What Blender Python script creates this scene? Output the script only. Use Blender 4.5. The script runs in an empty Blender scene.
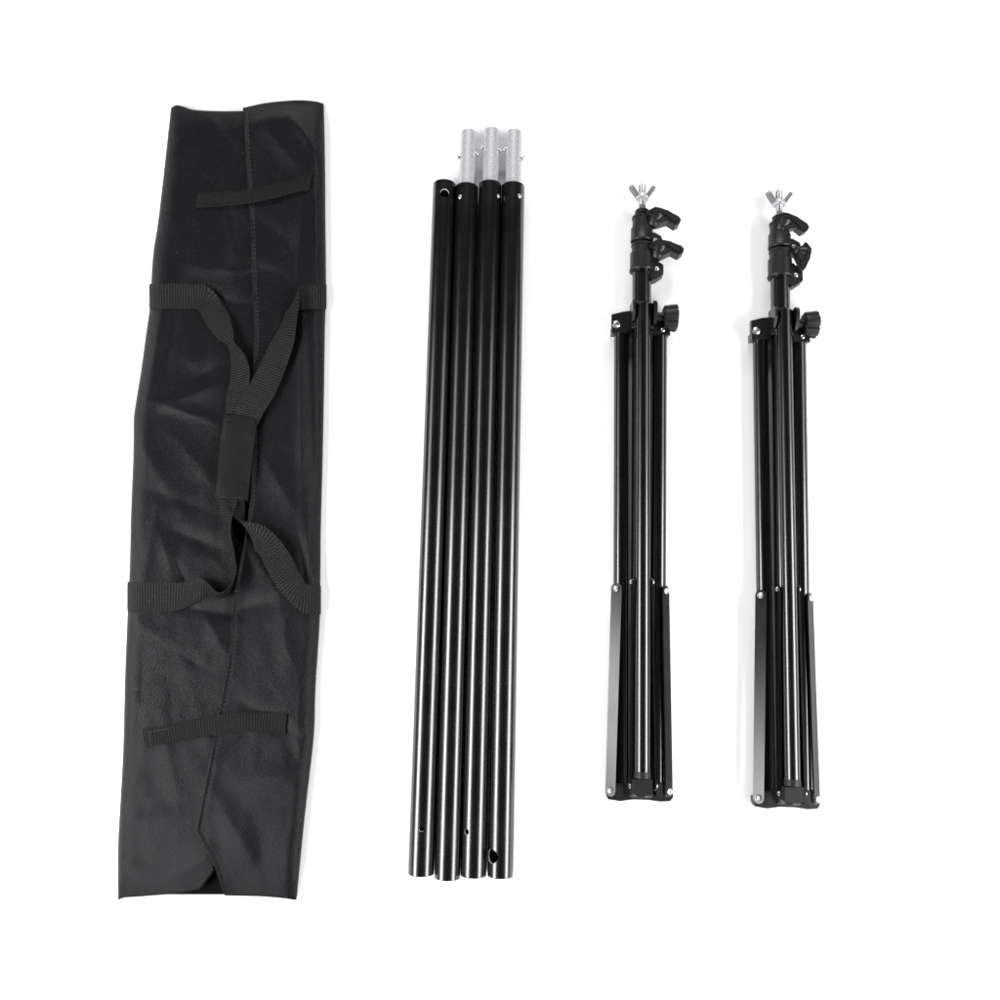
import bpy, bmesh, math, random
from mathutils import Vector, Matrix, noise
random.seed(7)
S = 0.001                                   # everything below is written in millimetres
sc = bpy.context.scene

# ---------------------------------------------------------------- camera
TILT = math.radians(9.0)
DIST = 900.0
cam_d = bpy.data.cameras.new('camera')
cam = bpy.data.objects.new('camera', cam_d)
sc.collection.objects.link(cam)
cam.location = (0, -DIST*math.sin(TILT)*S, DIST*math.cos(TILT)*S)
cam.rotation_euler = (TILT, 0, 0)
cam_d.sensor_width = 36
cam_d.lens = 36*DIST/1000
cam_d.clip_start = 0.01
cam_d.clip_end = 60
sc.camera = cam

# ---------------------------------------------------------------- world, lamps, exposure
w = bpy.data.worlds.new('World'); sc.world = w; w.use_nodes = True
bg = w.node_tree.nodes['Background']
bg.inputs['Color'].default_value = (0.93, 0.95, 1.0, 1)
bg.inputs['Strength'].default_value = 0.03
sc.view_settings.view_transform = 'Standard'
sc.view_settings.look = 'None'
sc.view_settings.exposure = 0
sc.view_settings.gamma = 1

def area_lamp(name, loc, target, sx, sy, power, col=(1, 1, 1)):
    l = bpy.data.lights.new(name, 'AREA'); l.shape = 'RECTANGLE'
    l.size = sx*S; l.size_y = sy*S; l.energy = power; l.color = col
    o = bpy.data.objects.new(name, l); sc.collection.objects.link(o)
    o.location = Vector(loc)*S
    d = (Vector(target)-Vector(loc)).normalized()
    # local -Z points at the target, local Y stays along the world Y axis
    z = -d; y = (Vector((0, 1, 0)) - z*z.y).normalized(); x = y.cross(z)
    o.rotation_euler = Matrix((x, y, z)).transposed().to_euler()
    return o
area_lamp('softbox_left', (-1050, -360, 760), (0, -60, 0), 440, 1150, 30.0)
area_lamp('softbox_right', (1050, -360, 700), (0, -60, 0), 440, 1150, 26.0)
area_lamp('fill_back', (0, 2500, 1500), (0, 100, 0), 1600, 500, 46.0)  # added fill from the far side, no known lamp there
area_lamp('streak_fill_left', (-1050, 400, 760), (0, 60, 0), 440, 340, 1.7)  # added weak lamp, tapers the left streak along the tubes
area_lamp('streak_fill_right', (1050, 400, 700), (0, 60, 0), 440, 340, 1.7)  # its added counterpart for the right streak
area_lamp('fill_front', (0, -1850, 1000), (0, -100, 0), 2400, 500, 9.0)  # added fill from the near side to lighten the shadows

# ---------------------------------------------------------------- photograph coordinates -> places on the table
CF = Vector((0, math.sin(TILT), -math.cos(TILT)))
CU = Vector((0, math.cos(TILT), math.sin(TILT)))
CP = Vector((0, -DIST*math.sin(TILT), DIST*math.cos(TILT)))
def P(px, py, z=0.0):
    d = CF*DIST + Vector((1, 0, 0))*(px-500) + CU*(500-py)
    return CP + d*((z-CP.z)/d.z)
def mpp(px, py, z=0.0):                     # millimetres per photograph pixel there
    return (P(px, py, z)-CP).dot(CF)/DIST

# ---------------------------------------------------------------- materials
def mat(name, base, rough, metal=0.0, spec=0.5, coat=0.0):
    m = bpy.data.materials.new(name); m.use_nodes = True
    b = m.node_tree.nodes['Principled BSDF']
    b.inputs['Base Color'].default_value = (*base, 1)
    b.inputs['Roughness'].default_value = rough
    b.inputs['Metallic'].default_value = metal
    b.inputs['Specular IOR Level'].default_value = spec
    b.inputs['Coat Weight'].default_value = coat
    return m, m.node_tree, b
def nd(t, kind, **kw):
    n = t.nodes.new(kind)
    for k, v in kw.items():
        if k in n.inputs: n.inputs[k].default_value = v
        else: setattr(n, k, v)
    return n
def bump(t, b, src, strength, dist):
    n = nd(t, 'ShaderNodeBump'); n.inputs['Strength'].default_value = strength
    n.inputs['Distance'].default_value = dist
    t.links.new(src, n.inputs['Height']); t.links.new(n.outputs['Normal'], b.inputs['Normal'])
    return n
def ramp(t, src, stops):
    r = nd(t, 'ShaderNodeValToRGB')
    while len(r.color_ramp.elements) < len(stops): r.color_ramp.elements.new(0.5)
    for e, (p, c) in zip(r.color_ramp.elements, stops):
        e.position = p; e.color = (*c, 1) if not isinstance(c, float) else (c, c, c, 1)
    t.links.new(src, r.inputs['Fac'])
    return r

def dust(t, tc, src, amount, scale, size):
    """sparse specks of lint and dust mixed over a base colour"""
    v = nd(t, 'ShaderNodeTexVoronoi', Scale=scale); t.links.new(tc.outputs['Object'], v.inputs['Vector'])
    lt = nd(t, 'ShaderNodeMath'); lt.operation = 'LESS_THAN'; lt.inputs[1].default_value = size
    t.links.new(v.outputs['Distance'], lt.inputs[0])
    mx = nd(t, 'ShaderNodeMix'); mx.data_type = 'RGBA'
    t.links.new(lt.outputs[0], mx.inputs[0]); t.links.new(src, mx.inputs[6]); mx.inputs[7].default_value = (amount, amount, amount, 1)
    return mx.outputs[2]
def noisy_black(name, base, rough, speck=0.012, scale=900, bstr=0.15, spec=0.5):
    m, t, b = mat(name, base, rough, spec=spec)
    tc = nd(t, 'ShaderNodeTexCoord')
    n = nd(t, 'ShaderNodeTexNoise', Scale=scale, Detail=3.0)
    t.links.new(tc.outputs['Object'], n.inputs['Vector'])
    r = ramp(t, n.outputs['Fac'], [(0.3, tuple(c*0.7 for c in base)), (0.75, tuple(c+speck for c in base))])
    t.links.new(dust(t, tc, r.outputs['Color'], 0.05, 60.0, 0.03), b.inputs['Base Color'])
    n2 = nd(t, 'ShaderNodeTexNoise', Scale=35.0, Detail=4.0)
    t.links.new(tc.outputs['Object'], n2.inputs['Vector'])
    mr = nd(t, 'ShaderNodeMapRange'); mr.inputs['To Min'].default_value = rough*0.8; mr.inputs['To Max'].default_value = rough*1.25
    t.links.new(n2.outputs['Fac'], mr.inputs['Value']); t.links.new(mr.outputs['Result'], b.inputs['Roughness'])
    if bstr: bump(t, b, n.outputs['Fac'], bstr, 0.0003)
    return m
M = {}
M['tube'] = noisy_black('black_lacquered_metal', (0.0014, 0.0014, 0.0019), 0.235, 0.001, 500, 0, 0.9)
M['plastic'] = noisy_black('black_moulded_plastic', (0.004, 0.004, 0.0048), 0.40, 0.008, 900, 0.5, 0.4)
M['bracket'] = noisy_black('black_coated_bracket', (0.005, 0.005, 0.006), 0.30, 0.004, 700, 0.15, 0.7)
M['brace'] = noisy_black('black_enamelled_bar', (0.004, 0.004, 0.005), 0.29, 0.003, 700, 0.08, 0.45)
M['rubber'] = noisy_black('black_rubber', (0.004, 0.004, 0.005), 0.5, 0.006, 900, 0.3, 0.35)
M['inside'] = mat('shaded_tube_inside', (0.0015, 0.0015, 0.0015), 0.9, spec=0.05)[0]  # dull black so the shade inside the holes is in the material
m, t, b = mat('steel', (0.5, 0.5, 0.5), 0.3, 0.9); M['steel'] = m
M['bare'] = mat('bare_cut_metal', (0.75, 0.75, 0.75), 0.6)[0]
M['dull_steel'] = mat('dull_steel', (0.2, 0.2, 0.205), 0.45, 0.5)[0]
m, t, b = mat('galvanised_steel', (0.3, 0.3, 0.32), 0.42, 0.55)
tc = nd(t, 'ShaderNodeTexCoord'); n = nd(t, 'ShaderNodeTexNoise', Scale=700.0, Detail=4.0)
t.links.new(tc.outputs['Object'], n.inputs['Vector'])
r = ramp(t, n.outputs['Fac'], [(0.34, (0.40, 0.40, 0.42)), (0.66, (0.64, 0.64, 0.67))])
t.links.new(r.outputs['Color'], b.inputs['Base Color']); bump(t, b, n.outputs['Fac'], 0.3, 0.0003)
M['zinc'] = m

m, t, b = mat('white_paper_floor', (0.9, 0.9, 0.905), 0.9, spec=0.1); M['floor'] = m
tc = nd(t, 'ShaderNodeTexCoord'); n = nd(t, 'ShaderNodeTexNoise', Scale=3.0, Detail=5.0)
t.links.new(tc.outputs['Object'], n.inputs['Vector'])
r = ramp(t, n.outputs['Fac'], [(0.3, (0.885, 0.885, 0.892)), (0.7, (0.91, 0.91, 0.912))])
t.links.new(r.outputs['Color'], b.inputs['Base Color'])

# woven polyester of the bag
def fabric(name, lo, hi, rough, sheen, fade=False):
    m, t, b = mat(name, lo, rough, spec=0.14)
    b.inputs['Sheen Weight'].default_value = sheen
    b.inputs['Sheen Roughness'].default_value = 0.4
    tc = nd(t, 'ShaderNodeTexCoord')
    mp = nd(t, 'ShaderNodeMapping'); mp.inputs['Rotation'].default_value = (0, 0, math.radians(38))
    mp.inputs['Scale'].default_value = (1, 1, 0.2)
    t.links.new(tc.outputs['Object'], mp.inputs['Vector'])
    w1 = nd(t, 'ShaderNodeTexWave', Scale=165.0, Distortion=1.6); w1.inputs['Detail Scale'].default_value = 2
    w1.bands_direction = 'X'; t.links.new(mp.outputs['Vector'], w1.inputs['Vector'])
    n = nd(t, 'ShaderNodeTexNoise', Scale=480.0, Detail=1.0); t.links.new(tc.outputs['Object'], n.inputs['Vector'])
    mx = nd(t, 'ShaderNodeMix'); mx.inputs['Factor'].default_value = 0.6
    t.links.new(w1.outputs['Fac'], mx.inputs[2]); t.links.new(n.outputs['Fac'], mx.inputs[3])
    r = ramp(t, mx.outputs[0], [(0.43, lo), (0.58, hi)])
    t.links.new(dust(t, tc, r.outputs['Color'], 0.09, 34.0, 0.018), b.inputs['Base Color'])
    n2 = nd(t, 'ShaderNodeTexNoise', Scale=26.0, Detail=5.0, Roughness=0.6); t.links.new(tc.outputs['Object'], n2.inputs['Vector'])
    ad = nd(t, 'ShaderNodeMath'); ad.operation = 'MULTIPLY_ADD'; ad.inputs[1].default_value = 0.42
    t.links.new(mx.outputs[0], ad.inputs[0]); t.links.new(n2.outputs['Fac'], ad.inputs[2])
    bump(t, b, ad.outputs[0], 0.8, 0.0016)
    return m
M['cloth'] = fabric('black_polyester', (0.0, 0.0, 0.0), (0.0100, 0.0100, 0.0125), 0.43, 0.01)
M['cloth_back'] = fabric('black_polyester_shaded', (0.0, 0.0, 0.0), (0.0015, 0.0015, 0.0015), 0.9, 0.0)  # bag cloth made blacker: shade inside the opening put into the colour
M['grip'] = fabric('black_grip_cloth', (0.001, 0.001, 0.001), (0.009, 0.009, 0.0095), 0.65, 0.01)

# webbing: ribs follow the strap through its UV map (in millimetres)
def webbing(name, lo, hi):
    m, t, b = mat(name, lo, 0.7, spec=0.18)
    uv = nd(t, 'ShaderNodeUVMap'); sx = nd(t, 'ShaderNodeSeparateXYZ'); t.links.new(uv.outputs['UV'], sx.inputs[0])
    def math_(op, a, bb=None, cc=None):
        n = nd(t, 'ShaderNodeMath'); n.operation = op
        for i, v in enumerate((a, bb, cc)):
            if v is None: continue
            if isinstance(v, (int, float)): n.inputs[i].default_value = v
            else: t.links.new(v, n.inputs[i])
        return n.outputs[0]
    u, v = sx.outputs['X'], sx.outputs['Y']
    zig = math_('PINGPONG', u, 2.6)                       # herring-bone rows
    ph = math_('MULTIPLY_ADD', zig, 0.3, v)
    s = math_('SINE', math_('MULTIPLY', ph, 2*math.pi/2.7))
    n = nd(t, 'ShaderNodeTexNoise', Scale=700.0, Detail=2.0)
    tc = nd(t, 'ShaderNodeTexCoord'); t.links.new(tc.outputs['Object'], n.inputs['Vector'])
    tot = math_('MULTIPLY_ADD', n.outputs['Fac'], 1.15, math_('MULTIPLY_ADD', s, 0.32, 0.25))
    r = ramp(t, math_('MULTIPLY_ADD', tot, 0.6, 0.0), [(0.34, lo), (0.72, hi)])
    t.links.new(r.outputs['Color'], b.inputs['Base Color'])
    bump(t, b, tot, 0.9, 0.0009)
    return m
M['web'] = webbing('black_webbing', (0.0, 0.0, 0.0), (0.019, 0.019, 0.019))
M['velcro'] = webbing('black_closure_webbing', (0.0003, 0.0003, 0.0003), (0.0085, 0.0085, 0.0085))
M['thread'] = mat('black_thread', (0.014, 0.014, 0.015), 0.6)[0]

# ---------------------------------------------------------------- object helpers
def tag(o, label=None, cat=None, group=None, kind=None):
    if label: o['label'] = label
    if cat: o['category'] = cat
    if group: o['group'] = group
    if kind: o['kind'] = kind
    return o
def empty(name, loc=(0, 0, 0), rz=0.0):
    o = bpy.data.objects.new(name, None); sc.collection.objects.link(o)
    o.empty_display_size = 0.02
    o.location = Vector(loc)*S; o.rotation_euler = (0, 0, rz)
    return o
def obj(name, bm, m, parent=None, loc=None, sharp=35, bevel=None, frame=None):
    """link bm (millimetres) as one mesh; frame = world matrix (mm) of the parent to express it in"""
    if bevel:
        es = [e for e in bm.edges if len(e.link_faces) == 2 and e.calc_face_angle(0) > math.radians(30)]
        bmesh.ops.bevel(bm, geom=es, offset=bevel, segments=2, profile=0.6, affect='EDGES', clamp_overlap=True)
    bmesh.ops.recalc_face_normals(bm, faces=bm.faces)
    off = Vector(loc) if loc is not None else Vector((0, 0, 0))
    for v in bm.verts: v.co = (v.co - off)*S
    me = bpy.data.meshes.new(name); bm.to_mesh(me); bm.free()
    for p in me.polygons: p.use_smooth = True
    me.set_sharp_from_angle(angle=math.radians(sharp))
    me.materials.append(M[m] if isinstance(m, str) else m)
    o = bpy.data.objects.new(name, me); sc.collection.objects.link(o)
    o.location = off*S
    if parent: o.parent = parent
    return o
def basis(d, up=Vector((0, 0, 1))):
    d = d.normalized()
    if abs(d.dot(up)) > 0.95: up = Vector((1, 0, 0))
    x = up.cross(d).normalized(); y = d.cross(x)
    return x, y, d
def lathe(bm, p0, axis, prof, seg=40, closed=True, up=Vector((0, 0, 1))):
    """prof = [(distance along axis, radius)]; radius 0 closes the end"""
    x, y, d = basis(Vector(axis), up); rings = []
    for tt, r in prof:
        c = Vector(p0)+d*tt
        if r <= 1e-6: rings.append([bm.verts.new(c)])
        else: rings.append([bm.verts.new(c+x*(r*math.cos(2*math.pi*k/seg))+y*(r*math.sin(2*math.pi*k/seg))) for k in range(seg)])
    for a, b_ in zip(rings, rings[1:]):
        for k in range(seg):
            k2 = (k+1) % seg
            if len(a) == 1 and len(b_) == 1: break
            if len(a) == 1: bm.faces.new((a[0], b_[k], b_[k2]))
            elif len(b_) == 1: bm.faces.new((a[k], a[k2], b_[0]))
            else: bm.faces.new((a[k], a[k2], b_[k2], b_[k]))
    return bm
def prism(bm, pts, z0, z1, mtx=None):
    lo = [Vector((p[0], p[1], z0)) for p in pts]; hi = [Vector((p[0], p[1], z1)) for p in pts]
    if mtx: lo = [mtx @ v for v in lo]; hi = [mtx @ v for v in hi]
    a = [bm.verts.new(v) for v in lo]; b_ = [bm.verts.new(v) for v in hi]
    bm.faces.new(a); bm.faces.new(b_[::-1])
    for i in range(len(pts)):
        j = (i+1) % len(pts); bm.faces.new((a[i], b_[i], b_[j], a[j]))
    return bm
def box(bm, c, sx, sy, sz, mtx=None):
    pts = [(-sx/2, -sy/2), (sx/2, -sy/2), (sx/2, sy/2), (-sx/2, sy/2)]
    mm = Matrix.Translation(Vector(c)) @ (mtx.to_4x4() if mtx else Matrix())
    return prism(bm, pts, -sz/2, sz/2, mm)
def bar(bm, p0, p1, wdir, width, thick):
    """flat bar from p0 to p1, its width along wdir, rounded ends"""
    p0, p1 = Vector(p0), Vector(p1); d = (p1-p0).normalized()
    wv = (Vector(wdir)-d*d.dot(Vector(wdir))).normalized(); n = d.cross(wv)
    pts = []
    for k in range(9):
        a = math.pi*(-0.5+k/8); pts.append((p1+d*(width/2*math.cos(a))+wv*(width/2*math.sin(a))))
    for k in range(9):
        a = math.pi*(0.5+k/8); pts.append((p0+d*(width/2*math.cos(a))+wv*(width/2*math.sin(a))))
    a = [bm.verts.new(p-n*thick/2) for p in pts]; b_ = [bm.verts.new(p+n*thick/2) for p in pts]
    bm.faces.new(a); bm.faces.new(b_[::-1])
    for i in range(len(pts)):
        j = (i+1) % len(pts); bm.faces.new((a[i], b_[i], b_[j], a[j]))
    return bm
def twisted_bar(bm, p0, p1, w0, w1, width, thick, n=28):
    """flat bar whose width direction turns from w0 at p0 to w1 at p1"""
    p0, p1 = Vector(p0), Vector(p1); d = (p1-p0).normalized(); L_ = (p1-p0).length; prev = None
    ts = [-width/2+width/2*(1-math.cos(a*math.pi/12)) for a in range(7)]
    ts = ts[:-1]+[L_*k/n for k in range(n+1)]+[L_-t for t in ts[:-1]][::-1]
    for t in ts:
        e = max(0.0, -t, t-L_); hw = math.sqrt(max(0.02, (width/2)**2-e*e))
        f = min(1, max(0, t/L_)); wv = Vector(w0).lerp(Vector(w1), f); wv = (wv-d*d.dot(wv)).normalized(); nn = d.cross(wv)
        c = p0+d*t
        ring = [bm.verts.new(c+wv*(hw*a)+nn*(thick/2*b_)) for a, b_ in ((-1, -1), (1, -1), (1, 1), (-1, 1))]
        if prev:
            for k in range(4): bm.faces.new((prev[k], prev[(k+1) % 4], ring[(k+1) % 4], ring[k]))
        else: bm.faces.new(ring)
        prev = ring
    bm.faces.new(prev[::-1])
    return bm
def interp(tab, y):
    if y <= tab[0][0]: return tab[0][1]
    for (a, va), (b_, vb) in zip(tab, tab[1:]):
        if y <= b_:
            return va+(vb-va)*(y-a)/(b_-a)
    return tab[-1][1]
def smooth_tab(tab):
    """monotone-ish cubic through a table"""
    def f(y):
        if y <= tab[0][0]: return tab[0][1]
        if y >= tab[-1][0]: return tab[-1][1]
        for i in range(len(tab)-1):
            if y <= tab[i+1][0]: break
        x0, y0 = tab[i]; x1, y1 = tab[i+1]
        def sl(j):
            if j <= 0 or j >= len(tab)-1: return (tab[min(j+1, len(tab)-1)][1]-tab[max(j-1, 0)][1])/(tab[min(j+1, len(tab)-1)][0]-tab[max(j-1, 0)][0])
            return (tab[j+1][1]-tab[j-1][1])/(tab[j+1][0]-tab[j-1][0])
        h = x1-x0; s = (y-x0)/h; m0, m1 = sl(i)*h, sl(i+1)*h
        return (2*s**3-3*s**2+1)*y0+(s**3-2*s**2+s)*m0+(-2*s**3+3*s**2)*y1+(s**3-s**2)*m1
    return f

# ---------------------------------------------------------------- the surface
bm = bmesh.new()
vs = [bm.verts.new((x, y, 0)) for x, y in ((-6000, -6000), (6000, -6000), (6000, 6000), (-6000, 6000))]
bm.faces.new(vs)
tag(obj('floor', bm, 'floor'), kind='structure')

# ================================================================ CARRY BAG
XL = smooth_tab([(100, 172), (112, 170.5), (162, 165), (222, 158), (255, 153), (309, 149.5), (330, 146.5), (370, 141), (414, 134), (424, 133.5), (460, 133),
                 (510, 131), (570, 129.5), (612, 127.5), (675, 125), (750, 123), (815, 119.5), (845, 118), (905, 118)])
XR = smooth_tab([(100, 323.5), (110, 324), (155, 325), (222, 325.5), (284, 326), (330, 325), (395, 324), (470, 322.5), (525, 321), (615, 320), (650, 318),
                 (690, 315.5), (727, 314.5), (750, 312.5), (815, 305), (865, 300), (905, 296)])
SEAM = smooth_tab([(100, 242.5), (155, 245), (185, 247.5), (230, 250), (292, 252), (330, 254), (365, 252.5), (420, 252), (480, 251), (525, 247), (560, 240),
                   (600, 233), (640, 231), (680, 225), (715, 218), (760, 210), (790, 204), (831, 196)])
SEAM_UP = SEAM
def SEAM(y): return SEAM_UP(y) if y < 831 else interp([(831, 196), (862, 213), (894, 224), (905, 227)], y)
TOPY = smooth_tab([(150, 107), (171, 107.5), (176, 105), (183, 106.5), (192, 109.5), (215, 111), (240, 111), (262, 110), (330, 109)])
TOPR = smooth_tab([(235, 108.5), (243, 107.6), (262, 103.5), (280, 101.3), (300, 100.3), (316, 101.6), (322, 103.2), (330, 107)])
BOTR = smooth_tab([(190, 893), (225, 895.5), (262, 896.5), (285, 898.5), (296, 900), (330, 900)])
def BOTL(x): return interp([(110, 900.5), (118, 900), (124, 897.5), (135, 897), (160, 895), (178, 893.5), (200, 889), (214, 871), (226, 852), (260, 850)], x)
LEDGE = smooth_tab([(100, 262), (480, 262), (505, 236), (520, 232.5), (545, 232), (562, 235), (578, 250), (600, 252), (700, 244), (800, 226), (850, 220), (871, 214), (900, 214)])
# hand-placed folds: centre x, y, direction (deg, 0 = to the right, positive = downwards), half-length, half-width, height
FOLDS = [(195, 393, -22, 34, 7, 4.2), (200, 376, -35, 24, 9, -3.6), (186, 412, 18, 34, 6, 2.2), (222, 268, 4, 34, 10, 3.2), (215, 300, 8, 40, 10, -2.6),
         (300, 128, 52, 30, 8, 3.0), (272, 118, -12, 26, 7, 2.0), (286, 150, 50, 30, 10, -2.4), (302, 400, 90, 110, 5, 2.4), (288, 330, 100, 46, 10, -2.8),
         (312, 440, 88, 90, 5, -1.6), (268, 410, 100, 34, 12, 2.0), (276, 478, 60, 36, 10, 2.0), (168, 556, 70, 26, 7, 2.6), (178, 568, 62, 26, 6, -1.8),
         (150, 545, 100, 40, 8, 1.6), (196, 540, 20, 26, 8, -2.2), (258, 560, 60, 34, 14, 2.6), (250, 606, -15, 40, 9, -3.0), (280, 590, -25, 36, 8, 2.2),
         (160, 640, 40, 42, 10, 1.6), (180, 655, 30, 38, 8, -1.4), (286, 640, 80, 46, 12, 1.8), (270, 720, 30, 40, 8, -2.0), (300, 730, 46, 20, 9, 0.8),
         (292, 752, 60, 26, 9, -1.0), (270, 778, -10, 36, 13, 2.6), (238, 744, -40, 26, 7, -1.8), (230, 820, 60, 46, 12, 1.8), (262, 852, 80, 40, 12, -1.5),
         (150, 862, 6, 46, 13, -2.6), (150, 820, -8, 44, 12, 2.2), (190, 868, -30, 26, 8, 1.8), (170, 760, 80, 46, 12, 1.4), (155, 350, 100, 60, 8, 1.8),
         (172, 332, 100, 60, 8, -1.4), (190, 240, 70, 44, 10, 1.3), (204, 180, 30, 44, 9, 1.4), (186, 150, -30, 36, 9, -1.3), (224, 140, 60, 40, 9, 1.2),
         (232, 230, 80, 40, 8, -2.0), (270, 230, 30, 36, 9, 1.6), (276, 262, -25, 34, 7, -2.0), (262, 270, 20, 26, 6, 2.0), (300, 240, 95, 60, 7, -1.5),
         (316, 240, 90, 90, 4, 1.2), (156, 470, 60, 50, 10, 1.3), (196, 462, 50, 36, 9, 1.5), (200, 480, -40, 30, 9, -1.6), (176, 500, 20, 40, 8, -1.3),
         (310, 560, 85, 30, 4, 2.0), (303, 560, 80, 22, 4, -1.6), (140, 700, 95, 60, 6, -1.0), (200, 610, 10, 40, 6, -1.6), (214, 632, 60, 30, 8, 1.6)]
FOLDS = [(a, b_, math.cos(math.radians(c)), math.sin(math.radians(c)), d, e, f) for a, b_, c, d, e, f in FOLDS]
def hz(x, y):
    e = min(x-XL(y), XR(y)-x)
    e = max(0.0, min(1.0, e/15)); ed = math.sqrt(max(0.0, 1-(1-e)**2))
    h = 11.5*ed
    ey = max(0.0, min(1.0, (y-103)/26)); h *= 0.45+0.55*math.sin(ey*math.pi/2)
    eb = max(0.0, min(1.0, (899-y)/45)); h *= 0.35+0.65*math.sin(eb*math.pi/2)
    k = ed*(0.3+0.7*min(ey, eb))
    f = 0.0
    for a, b_, c, s, L, W, A in FOLDS:
        dx, dy = x-a, y-b_
        if abs(dx)+abs(dy) > 3.2*L: continue
        u = dx*c+dy*s; v = -dx*s+dy*c
        f += A*math.exp(-(u/L)**2*1.2-(abs(v)/W)**1.5)
    n = noise.fractal(Vector((x*0.022, y*0.014, 3.1)), 1.0, 2.0, 3)*1.2
    rg = 1-abs(noise.noise(Vector((x*0.018+5, y*0.012+2, 9.7))))*2
    n += 0.5*max(0, rg)**5
    n2 = noise.fractal(Vector((x*0.09, y*0.07, 1.1)), 1.0, 2.0, 2)*0.16
    return 0.9+h+k*(f*1.2+n+n2)

def sheet(cols, rows, fn):
    bm = bmesh.new(); g = [[bm.verts.new(fn(i/(cols-1), j/(rows-1))) for i in range(cols)] for j in range(rows)]
    for j in range(rows-1):
        for i in range(cols-1): bm.faces.new((g[j][i], g[j][i+1], g[j+1][i+1], g[j+1][i]))
    return bm
def solid(o, th, off=-1):
    md = o.modifiers.new('thickness', 'SOLIDIFY'); md.thickness = th*S; md.offset = off
    return o
bag_o = P(220, 896, 0); bag_o.z = 0
bag = empty('carry_bag', bag_o)
tag(bag, 'long flat black polyester carry bag with webbing handles, lying left of the tubes', 'carry bag')
def inbag(v): return v-bag_o
# back of the bag
def f_back(u, v):
    y = 111+v*(894.5-111); x = XL(y)+1.2+(XR(y)-XL(y)-2.4)*u
    yy = TOPR(x)+3+v*(BOTR(x)-1.5-TOPR(x)-3) if x > SEAM(y) else TOPY(x)+2+v*(894.5-TOPY(x)-2)
    if x > 200: yy = min(yy, 895)
    p = P(x, yy, 0.8); return inbag(p)
o = obj('back_panel', sheet(30, 160, f_back), 'cloth_back', bag); solid(o, 0.5)
# left front panel
def f_left(u, v):
    y = 106+v*(900-106); l, r_ = XL(y), LEDGE(y)
    x = l+(r_-l)*(1-math.cos(u*math.pi/2)) if False else l+(r_-l)*(u**1.25)
    t0, t1 = TOPY(x), BOTL(x); yy = t0+(t1-t0)*v
    # follow the real side edge at that height
    x2 = XL(yy)+(x-l) if u < 0.5 else x+(XL(yy)-l)*(1-u)*2
    z = hz(x2, yy)
    rim = max(0, u-0.93)/0.07
    return inbag(P(x2, yy, z-0.6*rim))
o = obj('front_panel', sheet(90, 430, f_left), 'cloth', bag, sharp=80); solid(o, 0.5)
# right flap, overlapping the left panel along the seam
def f_right(u, v):
    y = 101+v*(899-101); r_, l = XR(y), SEAM(y)
    x = r_+(l-r_)*(u**1.25)
    t0, t1 = TOPR(x), BOTR(x); yy = t0+(t1-t0)*v
    x2 = SEAM(yy) + (x-l)*(XR(yy)-SEAM(yy))/(r_-l)
    s = x2-SEAM(yy)
    lift = 1.0+2.0*math.exp(-s/5) - 0.45*math.exp(-((s-4.5)/1.6)**2)
    e = max(0.0, min(1.0, (XR(yy)-x2)/10))
    lift *= e
    if yy > 860: lift += 2.0*math.exp(-s/10)*(yy-860)/40
    if 500 < yy < 590: lift += 2.5*math.exp(-s/14)*math.sin((yy-500)/90*math.pi)
    return inbag(P(x2, yy, hz(x2, yy)+lift))
o = obj('front_flap', sheet(90, 430, f_right), 'cloth', bag, sharp=80); solid(o, 0.5)

def top_at(x, y):
    h = hz(x, y)
    if x > SEAM(y)-1: h += 1.6
    return h
# stitches: one thread that dives under the cloth between stitches
def thread(pts, extra, parent, pitch=4.4, r=0.36):
    """pts: photo places the thread runs through"""
    path = []
    for (xa, ya), (xb, yb) in zip(pts, pts[1:]):
        L_ = math.hypot(xb-xa, yb-ya); n = max(2, int(L_/(pitch/6)))
        for k in range(n): path.append((xa+(xb-xa)*k/n, ya+(yb-ya)*k/n))
    path.append(pts[-1]); bm = bmesh.new(); prev = None; dist = 0; last = None
    cs = []
    for x, y in path:
        if last: dist += math.hypot(x-last[0], y-last[1])
        last = (x, y); ph = (dist/pitch) % 1.0
        dz = 0 if ph < 0.55 else -1.6*math.sin((ph-0.55)/0.45*math.pi)
        cs.append(inbag(P(x, y, top_at(x, y)+extra+dz)))
    for i, c in enumerate(cs):
        d = (cs[min(i+1, len(cs)-1)]-cs[max(i-1, 0)]).normalized()
        x_, y_, _ = basis(d)
        ring = [bm.verts.new(c+x_*r*math.cos(2*math.pi*k/6)+y_*r*math.sin(2*math.pi*k/6)) for k in range(6)]
        if prev:
            for k in range(6): bm.faces.new((prev[k], prev[(k+1) % 6], ring[(k+1) % 6], ring[k]))
        prev = ring
    obj('stitching', bm, 'thread', parent)
thread([(SEAM(y)+4.6, y) for y in range(112, 829, 4)], -0.15, bag)

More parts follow.
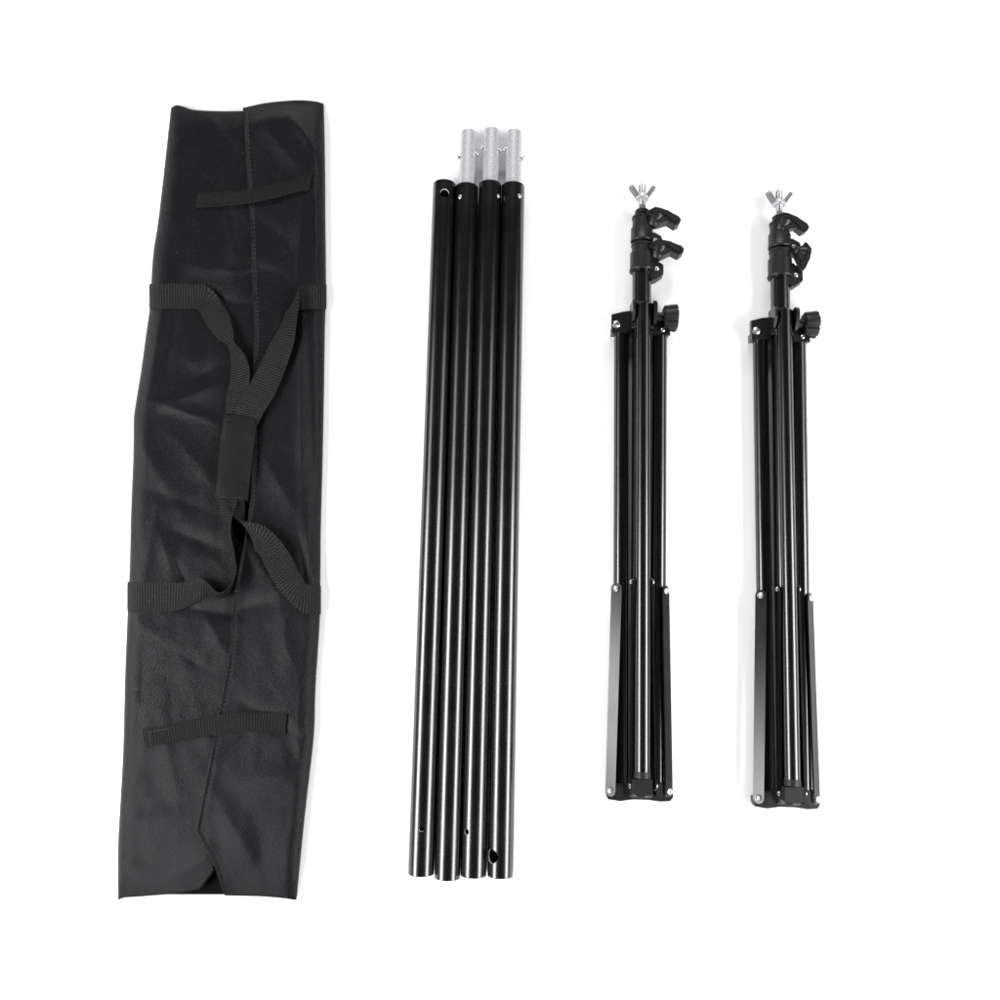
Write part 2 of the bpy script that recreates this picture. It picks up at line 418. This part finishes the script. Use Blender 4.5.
def catmull(pts, n):
    out = []; N = len(pts)
    for i in range(N-1):
        p0, p1, p2, p3 = pts[max(i-1, 0)], pts[i], pts[i+1], pts[min(i+2, N-1)]
        for k in range(n):
            s = k/n
            out.append([0.5*((2*b_)+(-a+c)*s+(2*a-5*b_+4*c-d)*s*s+(-a+3*b_-3*c+d)*s**3) for a, b_, c, d in zip(p0, p1, p2, p3)])
    out.append(list(pts[-1])); return out
def ribbon(pts, n=10, thick=1.3, arch=0.0, follow=True, nx=9):
    """pts: (px, py, lift, width px, wx, wy, wz): centre line, lift over the bag, width and its direction (photo x, photo y down, up)"""
    pp = catmull(pts, n); rings = []; uvs = []; dist = 0; prev = None
    cs = []
    for (px, py, lf, wd, wx, wy, wz) in pp:
        L = math.sqrt(wx*wx+wy*wy+wz*wz) or 1; wx, wy, wz = wx/L, wy/L, wz/L
        row = []
        c = inbag(P(px, py, top_at(px, py)+lf))
        for i in range(nx):
            s = i/(nx-1)-0.5
            x, y = px+wx*wd*s, py+wy*wd*s
            flat = math.sqrt(wx*wx+wy*wy)
            base = top_at(x, y)*flat+top_at(px, py)*(1-flat) if follow else top_at(px, py)
            z = base+lf+wz*wd*s+arch*(1-(2*s)**2)
            row.append(inbag(P(x, y, z)))
        cs.append((c, row, wd))
    bm = bmesh.new(); uvl = bm.loops.layers.uv.new('UVMap'); vs = []; info = {}
    for j, (c, row, wd) in enumerate(cs):
        if prev is not None: dist += (c-prev).length
        prev = c
        nxt = cs[min(j+1, len(cs)-1)][0]; pv = cs[max(j-1, 0)][0]
        tdir = (nxt-pv).normalized(); wv = (row[-1]-row[0]).normalized()
        nrm = wv.cross(tdir).normalized()
        top = []; bot = []
        for i, p in enumerate(row):
            edge = 0.62 if i in (0, nx-1) else 1.0
            a = bm.verts.new(p+nrm*thick/2*edge); b_ = bm.verts.new(p-nrm*thick/2*edge)
            info[a] = info[b_] = (i/(nx-1)*wd, dist)
            top.append(a); bot.append(b_)
        vs.append(top+bot[::-1])
    m_ = len(vs[0])
    for a, b_ in zip(vs, vs[1:]):
        for i in range(m_):
            k = (i+1) % m_; bm.faces.new((a[i], a[k], b_[k], b_[i]))
    bm.faces.new(vs[0]); bm.faces.new(vs[-1][::-1])
    for f in bm.faces:
        for l in f.loops: l[uvl].uv = info[l.vert]
    return bm
def band(name, pts, m='web', parent=bag, **kw):
    return obj(name, ribbon(pts, **kw), m, parent, sharp=50)
# closing straps
o = band('closing_strap', [(196, 200.5, 0.9, 15.5, .12, -1, 0), (222, 199, 1.6, 15, .1, -1, 0), (248, 196.5, 2.2, 15, .14, -1, 0), (275, 191, 2.6, 16, .22, -1, 0), (293, 186, 1.8, 16, .25, -1, 0), (311, 181.5, 0.8, 17, .15, -1, 0)], 'velcro')
o2 = band('closing_strap', [(144, 738.5, 0.9, 19, -.15, -1, 0), (178, 732, 1.6, 18, -.15, -1, 0), (212, 725.5, 2.0, 19, -.12, -1, 0), (238, 722, 2.2, 19.5, 0, -1, 0), (262, 722.5, 1.6, 20, .05, -1, 0), (286, 724, 0.8, 21, .08, -1, 0)], 'velcro')
thread([(200, 195), (198.6, 207)], 1.9, o, 2.6)
thread([(178, 727), (149, 732), (151, 746)], 1.9, o2, 3.2)
# webbing that runs round the bag and into the two carry handles
def edge_wrap(side, yc, wd):
    e = (XL(yc) if side < 0 else XR(yc))
    return [(e+side*0.3, yc, -0.6, wd, 0, -1, 0), (e-side*1.5, yc, 0.8, wd, 0, -1, 0)]
band('handle_strap', edge_wrap(-1, 296.5, 25)+[(170, 296, 0.9, 25, 0, -1, 0), (192, 296.5, 1.0, 25, 0, -1, 0), (203, 298, 2.0, 25, .22, -1, .05), (208.5, 304, 3.0, 24, 0.85, -.55, .1), (213, 312, 2.6, 24, 0.9, -.5, .0), (219, 322, 2.8, 24, .95, -.55, .1),
      (226, 335, 4.5, 18, .9, -.6, .35), (231, 344, 6.0, 10, .75, -.4, .7), (238, 358, 5.6, 17, .95, -.4, .5), (240, 376, 4.6, 21, 1, -.3, .15), (237, 396, 3.6, 22, 1, -.2, 0), (237, 416, 3.2, 22, 1, 0, 0), (238, 430, 3.0, 22, 1, 0, 0)])
band('handle_strap', edge_wrap(1, 296.5, 25)+[(314, 296.5, 0.9, 25, 0, -1, 0), (303, 297.5, 1.6, 25, .1, -1, .05), (295, 300, 4.2, 23, .35, -.9, .4), (292, 311, 6.0, 18, .75, -.2, .8), (289, 324, 6.2, 18, .85, 0, .6), (283, 342, 5.0, 22, .95, .25, .25),
      (274, 364, 4.4, 25, .95, .35, .05), (263, 388, 4.6, 27, .95, .38, 0), (250, 410, 5.0, 27, .95, .35, 0), (242, 430, 4.4, 24, 1, .2, 0)])
band('handle_strap', edge_wrap(-1, 597, 30)+[(145, 597, 0.9, 30, 0, -1, 0), (165, 597, 1.0, 30, 0, -1, 0), (182, 596, 2.0, 28, .1, -1, .1), (196, 590, 4.6, 26, .1, -1, .25), (208, 590, 6.6, 22, -.1, -.8, .8), (221, 596, 6.2, 22, -.3, -.35, 1.2),
      (231, 587, 6.2, 22, -.2, -.05, 1.3), (235, 572, 6.2, 21, .12, 0, 1.3), (232, 553, 6.0, 21, .25, 0, 1.2), (228, 535, 5.6, 21, .3, 0, 1.1), (226, 518, 4.0, 20, .6, 0, .8), (228, 498, 2.6, 20, 1, 0, .1), (230, 484, 2.4, 20, 1, 0, 0)])
band('handle_strap', edge_wrap(1, 600, 29)+[(314, 599.5, 0.9, 29, 0, -1, 0), (304, 598, 1.4, 29, .15, -1, 0), (296, 590, 2.6, 27, .5, -.8, .05), (287, 578, 4.0, 27, .85, -.6, .1), (279, 563, 5.4, 28, .9, -.5, .12), (270, 548, 7.0, 26, .85, -.55, .25),
      (259, 538, 8.4, 26, .35, -.95, .15), (248, 530, 8.0, 22, -.4, -.85, .5), (241, 521, 6.2, 19, -.6, -.4, .8), (236, 508, 4.0, 20, -.9, -.15, .3), (234, 494, 3.0, 20, -1, 0, 0), (234, 480, 2.8, 20, -1, 0, 0)])
# padded grip wrapped round the two straps
gp = ribbon([(240.5, 417.5, 4.6, 33.5, 1, .13, 0), (239, 432, 5.6, 33.5, 1, .1, 0), (236, 458, 6.0, 33, 1, .08, 0), (233.5, 482, 5.4, 32.5, 1, .08, 0), (231.8, 499.5, 4.6, 32.5, 1, .08, 0)], n=8, thick=4.2, arch=1.5)
grip = obj('handle_grip', gp, 'grip', bag, sharp=60)
thread([(254, 422.6), (226, 419.3), (218.2, 496.3), (246.5, 498.4)], 7.9, grip, 3.0)

# ================================================================ CROSSBAR TUBES
def cut(o, cutters):
    """real holes through the tube wall"""
    cb = bmesh.new()
    for p, ax, r, L in cutters: lathe(cb, Vector(p)-Vector(ax).normalized()*L/2, ax, [(0, 0), (0, r), (L, r), (L, 0)], seg=28)
    bmesh.ops.recalc_face_normals(cb, faces=cb.faces)
    for v in cb.verts: v.co *= S
    me = bpy.data.meshes.new('cutter'); cb.to_mesh(me); cb.free(); me.materials.append(M['bare'])
    c = bpy.data.objects.new('cutter', me); sc.collection.objects.link(c); c.parent = o.parent
    md = o.modifiers.new('holes', 'BOOLEAN'); md.object = c; md.operation = 'DIFFERENCE'; md.solver = 'EXACT'; md.material_mode = 'TRANSFER'
    bpy.context.view_layer.update()
    dg = bpy.context.evaluated_depsgraph_get()
    new = bpy.data.meshes.new_from_object(o.evaluated_get(dg))
    o.modifiers.clear(); old = o.data; o.data = new
    bpy.data.objects.remove(c); bpy.data.meshes.remove(me)
    for p in new.polygons: p.use_smooth = True
    new.set_sharp_from_angle(angle=math.radians(35))
TUBES = [   # top x, top y, bottom x, bottom y, label
 (444.6, 184.5, 421.0, 874.0, None, 'black tube without a silver connector, leftmost of the four tubes'),
 (466.8, 187.5, 447.3, 878.0, (468.7, 132.5), 'black tube with silver connector, second from the left, its lower end reaching lowest'),
 (490.2, 185.0, 473.4, 875.5, (491.8, 130.8), 'black tube whose silver connector reaches highest, third of the four from the left'),
 (513.1, 186.5, 500.3, 876.0, (514.0, 132.5), 'rightmost black tube, with silver connector on top and large round hole near its bottom'),
]
R_T = 11.95
for i, (tx, ty, bx, by, con, lab) in enumerate(TUBES):
    a = P(bx, by, R_T); b_ = P(tx, ty, R_T)
    d = (b_-a); L = d.length; dn = d.normalized()
    root = empty('crossbar_tube', (a.x, a.y, 0), math.atan2(-dn.x, dn.y))
    tag(root, lab, 'tube', 'black crossbar tubes lying side by side')
    r = R_T-0.05
    bm = bmesh.new()
    lathe(bm, (0, 0, R_T), (0, 1, 0), [(0.5, r), (L-0.5, r), (L, r-.4), (L, r-1.1), (L-0.5, r-1.4), (0.5, r-1.4), (0, r-1.1), (0, r-0.4), (0.5, r)], seg=96)
    bmesh.ops.remove_doubles(bm, verts=bm.verts, dist=0.001)
    tube = obj('tube', bm, 'tube', root)
    tube.data.materials.append(M['inside'])
    for p_ in tube.data.polygons:            # inner wall, painted with the shade-black material
        c_ = p_.center/S
        if math.hypot(c_.x, c_.z-R_T) < r-1.25: p_.material_index = 1
    def loc(px, py, z):
        v = P(px, py, z)-a; c, s = dn.y, -dn.x
        return Vector((v.x*c-v.y*-s if False else v.x*dn.y-v.y*dn.x, v.x*dn.x+v.y*dn.y, z))
    def on_surface(px, py):                 # point of the tube's upper skin seen at that place
        z = R_T*2
        for _ in range(12):
            q = loc(px, py, z); z = R_T+math.sqrt(max(0, r*r-min(q.x*q.x, r*r)))
        return loc(px, py, z)
    cuts = []
    if i == 0:
        q = on_surface(444.6, 193); cuts.append((q, q-Vector((0, q.y, R_T)), 4.6, 9))
        q = on_surface(421.5, 829.5); cuts.append((q, q-Vector((0, q.y, R_T)), 2.0, 6))
    if i == 1:
        q = on_surface(444, 853); cuts.append((q, q-Vector((0, q.y, R_T)), 0.8, 6))
    if i == 2:
        q = on_surface(466.5, 832); cuts.append((q, q-Vector((0, q.y, R_T)), 2.6, 6))
    if i == 3:
        q = on_surface(491.8, 856.5); cuts.append((q, q-Vector((0, q.y, R_T)), 6.2, 12))
    if cuts: cut(tube, cuts)
    if con:
        q = loc(con[0], con[1], R_T); rc = 8.3
        yc0, yc1 = L-30, q.y
        bm = bmesh.new()
        ax = Vector((q.x, yc1-(L-6), 0))
        st = Vector((0, yc0, R_T)); LL = yc1-yc0
        axd = Vector((q.x, LL, 0)).normalized()
        lathe(bm, st, axd, [(0, rc), (LL-0.8, rc), (LL, rc-0.7), (LL, rc-1.6), (LL-.8, rc-2), (0, rc-2), (0, rc)], seg=56)
        # crimp: the connector swells a little where it enters the tube
        lathe(bm, (0, L-6, R_T), (0, 1, 0), [(0, rc), (0, 9.6), (3.5, 9.6), (5.6, rc+.3), (6.5, rc-.5)], seg=56)
        bmesh.ops.remove_doubles(bm, verts=bm.verts, dist=0.001)
        c_o = obj('connector', bm, 'zinc', root)
        for (bxp, byp) in {1: [(456.5, 158), (478.5, 155)], 2: [(483.2, 149), (501.8, 151.5)], 3: [(505.4, 150.5), (522.6, 159)]}[i]:
            g = loc(bxp, byp, R_T); sgn = 1 if g.x > 0 else -1
            bm = bmesh.new()
            lathe(bm, (sgn*(rc-1.5), g.y, R_T+1.5), (sgn, 0, 0.25), [(0, 2.1), (3.0, 2.1), (4.1, 1.7), (4.7, 0.9), (4.9, 0)], seg=20)
            obj('spring_button', bm, 'steel', c_o)
        rx, ry = {1: (459.8, 197), 2: (498.6, 196), 3: (519.6, 196)}[i]
        q = on_surface(rx, ry); nrm = q-Vector((0, q.y, R_T)); bm = bmesh.new()
        lathe(bm, q-nrm.normalized()*0.8, nrm, [(0, 0), (0, 2.3), (1.1, 2.2), (1.7, 1.5), (1.9, 0)], seg=20)
        obj('rivet', bm, 'steel', root)

# ================================================================ LIGHT STANDS
def stand_frame(bx, by, tx, ty):
    o_ = P(bx, by, 10); t_ = P(tx, ty, 12); o_.z = 0; d = t_-o_; d.z = 0; d.normalize()
    return o_, d
O1, D1 = stand_frame(639.6, 799, 641.8, 282)
O2, D2 = stand_frame(786.6, 806.5, 780.0, 290)
def L(px, py, z):                            # local place on the first stand
    v = P(px, py, z)-O1
    return Vector((v.x*D1.y-v.y*D1.x, v.x*D1.x+v.y*D1.y, z))
stand = empty('light_stand', O1, math.atan2(-D1.x, D1.y))
tag(stand, 'folded black light stand beside the tubes, two clamp levers both sticking out sideways', 'light stand', 'folded light stands')
CZ = 14.0                                     # height of the column's axis
def seg_tube(name, p0, p1, r, m, parent, ri=None, seg=48, prof=None):
    bm = bmesh.new(); d = Vector(p1)-Vector(p0); LL = d.length
    lathe(bm, p0, d, prof or [(0, 0), (0, r-.4), (.5, r), (LL-.5, r), (LL, r-.4), (LL, 0)], seg=seg)
    return obj(name, bm, m, parent)
def rivet(p, nrm, r, parent, h=1.4):
    bm = bmesh.new(); lathe(bm, Vector(p), nrm, [(0, r*0.9), (0.3, r), (h*0.7, r*0.92), (h, r*0.62), (h*0.8, r*0.45), (h*0.8, 0)], seg=24)
    return obj('rivet', bm, 'steel', parent)

cb_ = L(640.2, 790, CZ); ct = L(641.8, 262, CZ); cx = lambda y: cb_.x+(ct.x-cb_.x)*(y-cb_.y)/(ct.y-cb_.y)
column = seg_tube('column', cb_, ct, 9.5, 'tube', stand)
# thinner inner tube between the clamps and above
y_a = L(641, 214, CZ).y
# clamps: two moulded collars
def clamp(y0p, y1p, y2p, r1, r2, flare, rv, lug_pts):
    """from top rim y0p to shoulder y1p to lower rim y2p (photo rows)"""
    ya, yb, yc = L(641, y0p, CZ).y, L(641, y1p, CZ).y, L(641, y2p, CZ).y
    bm = bmesh.new(); c = Vector((cx(yb), yc, CZ))
    LL = ya-yc
    sh = yb-yc
    lathe(bm, c, (0, 1, 0), [(0.8, r2-3), (0, r2-2.4), (0, r2+flare-.4), (.6, r2+flare), (1.8, r2+flare), (2.6, r2+.1), (sh-.8, r2), (sh, r2-.6), (sh+.4, r1+.2), (LL-3.0, r1), (LL-2.6, r1+.7), (LL-.6, r1+.7), (LL, r1), (LL, 4.0), (LL-1.5, 3.8), (1.2, 3.8), (0.8, r2-3)], seg=56)
    co = obj('clamp_collar', bm, 'plastic', stand)
    bm = bmesh.new()
    prism(bm, [(L(x, y, CZ+6).x, L(x, y, CZ+6).y) for x, y in lug_pts], CZ-7, CZ+6)
    obj('clamp_lug', bm, 'plastic', co, bevel=1.0)
    q = L(rv[0], rv[1], CZ+7); rivet((q.x, q.y, CZ+5.7), (0, 0, 1), 2.3, co)
    return co
seg_tube('inner_tube', L(641.8, 262, CZ), L(642, 245, CZ), 8.6, 'tube', stand)
clamp(217, 228.5, 242.5, 9.6, 11.2, 0.5, (655.4, 239.6), [(646, 231), (655, 232.5), (661, 236), (662.5, 240), (662, 246), (654, 246.5), (646, 243)])
clamp(244.5, 253.5, 272, 10.3, 11.9, 0.9, (657.0, 268.2), [(646, 255), (655, 257), (659, 262), (663.5, 265), (663.5, 274), (656, 279), (652, 280), (646, 272)])
# top: black collar, threaded stud, wing nut
ys = L(642, 217, CZ).y
bm = bmesh.new(); s0 = Vector((cx(ys)+.2, ys, CZ))
lathe(bm, s0, (0, 1, 0), [(-2, 6), (2.2, 6.0), (2.2, 7.0), (6.2, 7.4), (7.2, 6.6), (7.2, 0)], seg=36)
obj('stud_collar', bm, 'rubber', stand)
yt = L(642, 184, CZ).y
bm = bmesh.new(); y1 = ys+7; pr = [(0, 4.2), (4.5, 4.2), (4.9, 3.2)]; yy = 5.2
LLs = yt-y1
while yy < LLs-1.6: pr += [(yy, 3.2), (yy+.55, 3.75)]; yy += 1.1
pr += [(LLs-1.0, 3.3), (LLs-.2, 2.5), (LLs, 0)]
lathe(bm, (s0.x, y1, CZ), (0, 1, 0), pr, seg=28)
stud = obj('threaded_stud', bm, 'steel', stand)
yn = L(642, 196.5, CZ).y
bm = bmesh.new(); lathe(bm, (s0.x, yn-3.5, CZ), (0, 1, 0), [(0, 3.4), (0, 6.6), (1.0, 6.9), (5.0, 5.9), (6.6, 4.8), (6.6, 3.4), (0, 3.4)], seg=36)
nut = obj('wing_nut', bm, 'zinc', stand)
for sg in (-1, 1):
    bm = bmesh.new()
    q0 = Vector((s0.x+sg*5.4, yn+0.6, CZ)); q1 = Vector((s0.x+sg*10.6, yn+8.0, CZ+1.0))
    bar(bm, q0, q1, (0, 0.0, 1), 7.0, 3.9)
    obj('wing', bm, 'dull_steel', nut, bevel=0.4)

# levers: hub and moulded blade, built round their own pivots so that they can turn
def lever(px, py, ang, roll=0.0, sc_=1.0):
    pv = L(px, py, CZ+6)
    ax = Vector((0, 0, 1))
    bm = bmesh.new()
    # blade: arched bar seen from the edge, thick in z, with a drooping paddle
    out = [(-16, -4.6), (-15, -1.5), (-9, 4.4), (-4, 4.8), (5, 4.2), (9, 2.8), (17, 0.8), (20, -2.2), (19.5, -6.2), (15.6, -9.8), (7.6, -6.8), (4, -9), (-1, -12.5), (-6, -10.5), (-12, -6)]
    prism(bm, [(x*sc_, y*sc_) for x, y in out], -6, 6.5)
    m0 = bmesh.new()
    o = obj('clamp_lever', bm, 'plastic', stand, bevel=1.3)
    o.location = pv*S; o.rotation_euler = (0, math.radians(roll), math.radians(ang))
    bm = bmesh.new()
    prism(bm, [(x*sc_, y*sc_) for x, y in [(-13, -2.2), (-8, 1.8), (4, 2.0), (9, .8), (14.5, -1.8), (15.6, -4.0), (14, -6), (9.5, -4.6), (5, -1.2), (-5, -.6)]], 6.2, 8.2)
    obj('lever_ridge', bm, 'plastic', o, bevel=0.7)
    bm = bmesh.new()
    lathe(bm, (-6.5*sc_, -14.5*sc_, 0), (0.12, 1, 0), [(0, 0), (0, 4.2), (1.5, 5.6), (3.5, 6.4), (4.4, 6.0), (8, 7.6), (13, 8.6), (14.5, 0)], seg=32)
    obj('lever_hub', bm, 'plastic', o)
    return o
lv1 = lever(661.5, 215.8, -14)
lv2 = lever(664.0, 247.2, -6, sc_=0.98)

# upper hub: ring round the column, three clevises
yh0, yh1 = L(641, 333, CZ).y, L(641, 303, CZ).y
bm = bmesh.new()
lathe(bm, (cx(yh0), yh0+3, CZ), (0, 1, 0), [(0, 9.6), (0, 11.4), (.8, 12), (yh1-yh0-6, 12), (yh1-yh0-5, 11.2), (yh1-yh0-5, 9.6), (0, 9.6)], seg=48)
hub = obj('upper_hub', bm, 'bracket', stand)
def Lp(pts, z): return [(L(x, y, z).x, L(x, y, z).y) for x, y in pts]
bm = bmesh.new()
prism(bm, Lp([(611.5, 314.5), (625, 311.5), (631.5, 311), (633, 318), (632.5, 328), (627, 332.5), (620, 333), (611.5, 333.5)], 18), 15.5, 18.5)
prism(bm, Lp([(613, 314.5), (625, 311.5), (633, 311), (633, 332), (613, 332.5)], 4), 1.0, 3.8)
prism(bm, Lp([(611.7, 326), (631, 326), (631, 333), (611.7, 333)], 16), 3.8, 15.5)
lb = obj('leg_bracket', bm, 'bracket', hub, bevel=0.8)
q = L(616.4, 324.5, 19); rivet((q.x, q.y, 18.3), (0, 0, 1), 4.0, lb, 1.8)
bm = bmesh.new()
for x0, x1, y0, y1 in ((632.6, 637.2, 300, 320), (651.6, 657.2, 300, 322)):
    xa, xb = L(x0, 310, 32).x, L(x1, 310, 32).x; ya, yb = L(640, y1, 30).y, L(640, y0, 30).y
    # cheek in the y-z plane
    pts = [(ya, 15), (yb-4, 15), (yb, 20), (yb, 30), (yb-4, 35), (yb-12, 35), (ya, 28)]
    mm = Matrix(((0, 0, 1, 0), (1, 0, 0, 0), (0, 1, 0, 0), (0, 0, 0, 1)))
    prism(bm, pts, xa, xa+2.6 if x0 < 640 else xb, mm) if x0 < 640 else prism(bm, pts, xb-3.0, xb, mm)
fb = obj('leg_bracket', bm, 'bracket', hub, bevel=0.8)
bm = bmesh.new()
prism(bm, Lp([(653, 320), (660, 320), (664, 325), (669.5, 331), (670, 335.5), (653, 335.5)], 16), 14.5, 17.5)
prism(bm, Lp([(653, 320), (664, 325), (670, 331), (670, 335), (653, 335)], 3), 1.0, 3.5)
prism(bm, Lp([(653, 330), (669, 331), (669, 335.4), (653, 335.4)], 14), 3.5, 14.5)
rb = obj('leg_bracket', bm, 'bracket', hub, bevel=0.7)
q = L(662.5, 330, 18); rivet((q.x, q.y, 17.3), (0, 0, 1), 2.4, rb)
# locking knob: screw and fluted head, axis sideways
kx0, kx1 = L(657, 317, CZ+6).x, L(677.4, 317, CZ+6).x; ky = L(668, 317.3, CZ+6).y
bm = bmesh.new(); lathe(bm, (kx0-4, ky, CZ+6), (1, 0, 0), [(0, 0), (0, 4.8), (13, 4.8), (13, 0)], seg=28)
kn = obj('knob_stem', bm, 'plastic', stand)
bm = bmesh.new(); hd = kx1-L(663.2, 317, CZ+6).x; rings = []
for tt, rr in ((0, 10.5), (0.9, 12.2), (hd-2.5, 14.0), (hd-.8, 13.6), (hd, 12.0)):
    ring = []
    for k in range(120):
        a = 2*math.pi*k/120; fl = 1-0.17*max(0, math.cos(6*a+.2))**1.8
        ring.append(bm.verts.new((kx1-hd+tt, ky+rr*fl*math.cos(a), CZ+6+rr*fl*math.sin(a)-1.5)))
    rings.append(ring)
for a, b_ in zip(rings, rings[1:]):
    for k in range(120): bm.faces.new((a[k], a[(k+1) % 120], b_[(k+1) % 120], b_[k]))
bm.faces.new(rings[0]); bm.faces.new(rings[-1][::-1])
obj('locking_knob', bm, 'plastic', stand)

# legs
R_L = 7.3
def leg(p0, p1, r, foot):
    o = seg_tube('leg', p0, p1, r, 'tube', stand)
    bm = bmesh.new(); d = (Vector(p0)-Vector(p1)).normalized()
    lathe(bm, Vector(p0)-d*2, d, [(0, r-.4), (.4, r+.1), (3.5, r+.5), (6.5, r+.4), (7.2, r-.5), (7.2, 0)], seg=36)
    if foot: obj('foot_cap', bm, 'rubber', o)
    return o
leg(L(620.6, 784, 9.5), L(621.4, 329, 9.5), R_L, True)
leg(L(657.4, 784, 9.5), L(659.8, 327, 9.5), R_L, True)
front = leg(L(642.3, 773, 30), L(643.2, 304.5, 27.5), R_L-.1, True)

# braces
def brace(p0, p1, wdir, width, rv=True, name='brace', w1=None):
    bm = bmesh.new()
    if w1: twisted_bar(bm, p0, p1, wdir, w1, width, 1.8)
    else: bar(bm, p0, p1, wdir, width, 1.8)
    o = obj(name, bm, 'brace', stand, bevel=None if w1 else 0.35)
    if rv:
        d = (Vector(p1)-Vector(p0)).normalized(); wv = Vector(wdir).normalized(); n = d.cross(wv)
        if n.z < 0: n = -n
        if abs(n.z) < 0.2 : n = n if n.x*rv > 0 else -n
        for p in (p0, p1): rivet(Vector(p)+n*0.85, n, 3.3 if abs(n.z) > .2 else 2.6, o, 1.6)
    return o
tl, tu, tr = math.radians(37), math.radians(25), math.radians(42)
wl = (math.cos(tl), 0, math.sin(tl)); wu = (math.cos(tu), 0, math.sin(tu)); wr = (math.cos(tr), 0, -math.sin(tr))
brace(L(610.8, 790.5, 17), L(616.7, 588.5, 17), wl, 10.6, w1=wu)  # twist added so the bar reflects brighter towards its lower end
brace(L(668.6, 791.5, 15.5), L(665.3, 591, 16), wr, 10.2)
# pair either side of the front leg, seen on edge
brace(L(631.4, 786, 22), L(632.4, 582, 27), (0, 0, 1), 8.6, -1)
brace(L(655.2, 786, 22), L(651.6, 582, 27), (0, 0, 1), 8.6, 1)

# lower hub
bm = bmesh.new()
prism(bm, Lp([(606.2, 794), (608, 799), (620, 801), (632, 799.2), (648, 799.6), (660, 801.5), (670, 801), (673, 797), (672, 790), (606.2, 789)], 8), 1.0, 9.5)
hubl = obj('lower_hub', bm, 'plastic', stand, bevel=1.2)
bm = bmesh.new(); yb0 = L(640, 797.5, CZ+8).y
lathe(bm, (cb_.x, yb0, CZ), (0, 1, 0), [(0, 0), (0, 11), (1, 12), (8, 12), (9, 11), (9, 9.6), (8, 9.6)], seg=48)
obj('hub_collar', bm, 'plastic', hubl)
bm = bmesh.new()
prism(bm, Lp([(633.4, 779.5), (652.2, 779.5), (652.2, 794), (648, 795.5), (637, 795.5), (633.4, 794)], 36), 22, 38)
obj('hub_knuckle', bm, 'rubber', hubl, bevel=1.6)
for (x0, x1, x2) in ((616.5, 622.8, 629.0), (656.2, 662.2, 665)):
    bm = bmesh.new()
    prism(bm, Lp([(x0, 784), (x1, 783), (x1, 797.5), (x0, 796.5)], 18), 7, 19)
    prism(bm, Lp([(x1+.3, 781), (x2, 782.5), (x2, 797), (x1+.3, 797.5)], 18), 5, 17)
    obj('hub_knuckle', bm, 'rubber', hubl, bevel=0.9)

# second stand: the same parts, copied; its levers and knob turned
def copy_tree(o, parent=None):
    c = o.copy(); sc.collection.objects.link(c); c.parent = parent
    for ch in [x for x in sc.objects if x.parent == o]: copy_tree(ch, c)
    return c
st2 = copy_tree(stand)
st2.location = O2*S; st2.rotation_euler = (0, 0, math.atan2(-D2.x, D2.y))
st2['label'] = 'folded black light stand furthest right, its lower clamp lever turned down along the collar'
for ch in st2.children:
    if ch.name.startswith('clamp_lever'):
        if ch.location.y > lv2.location.y+0.015:
            ch.location.x -= 0.0105; ch.location.y += 0.001; ch.rotation_euler = (math.radians(8), 0, math.radians(-18))
        else:
            ch.location.x += 0.0020; ch.location.y -= 0.004; ch.rotation_euler = (0, 0, math.radians(-99)); ch.scale = (0.86, 0.86, 1)
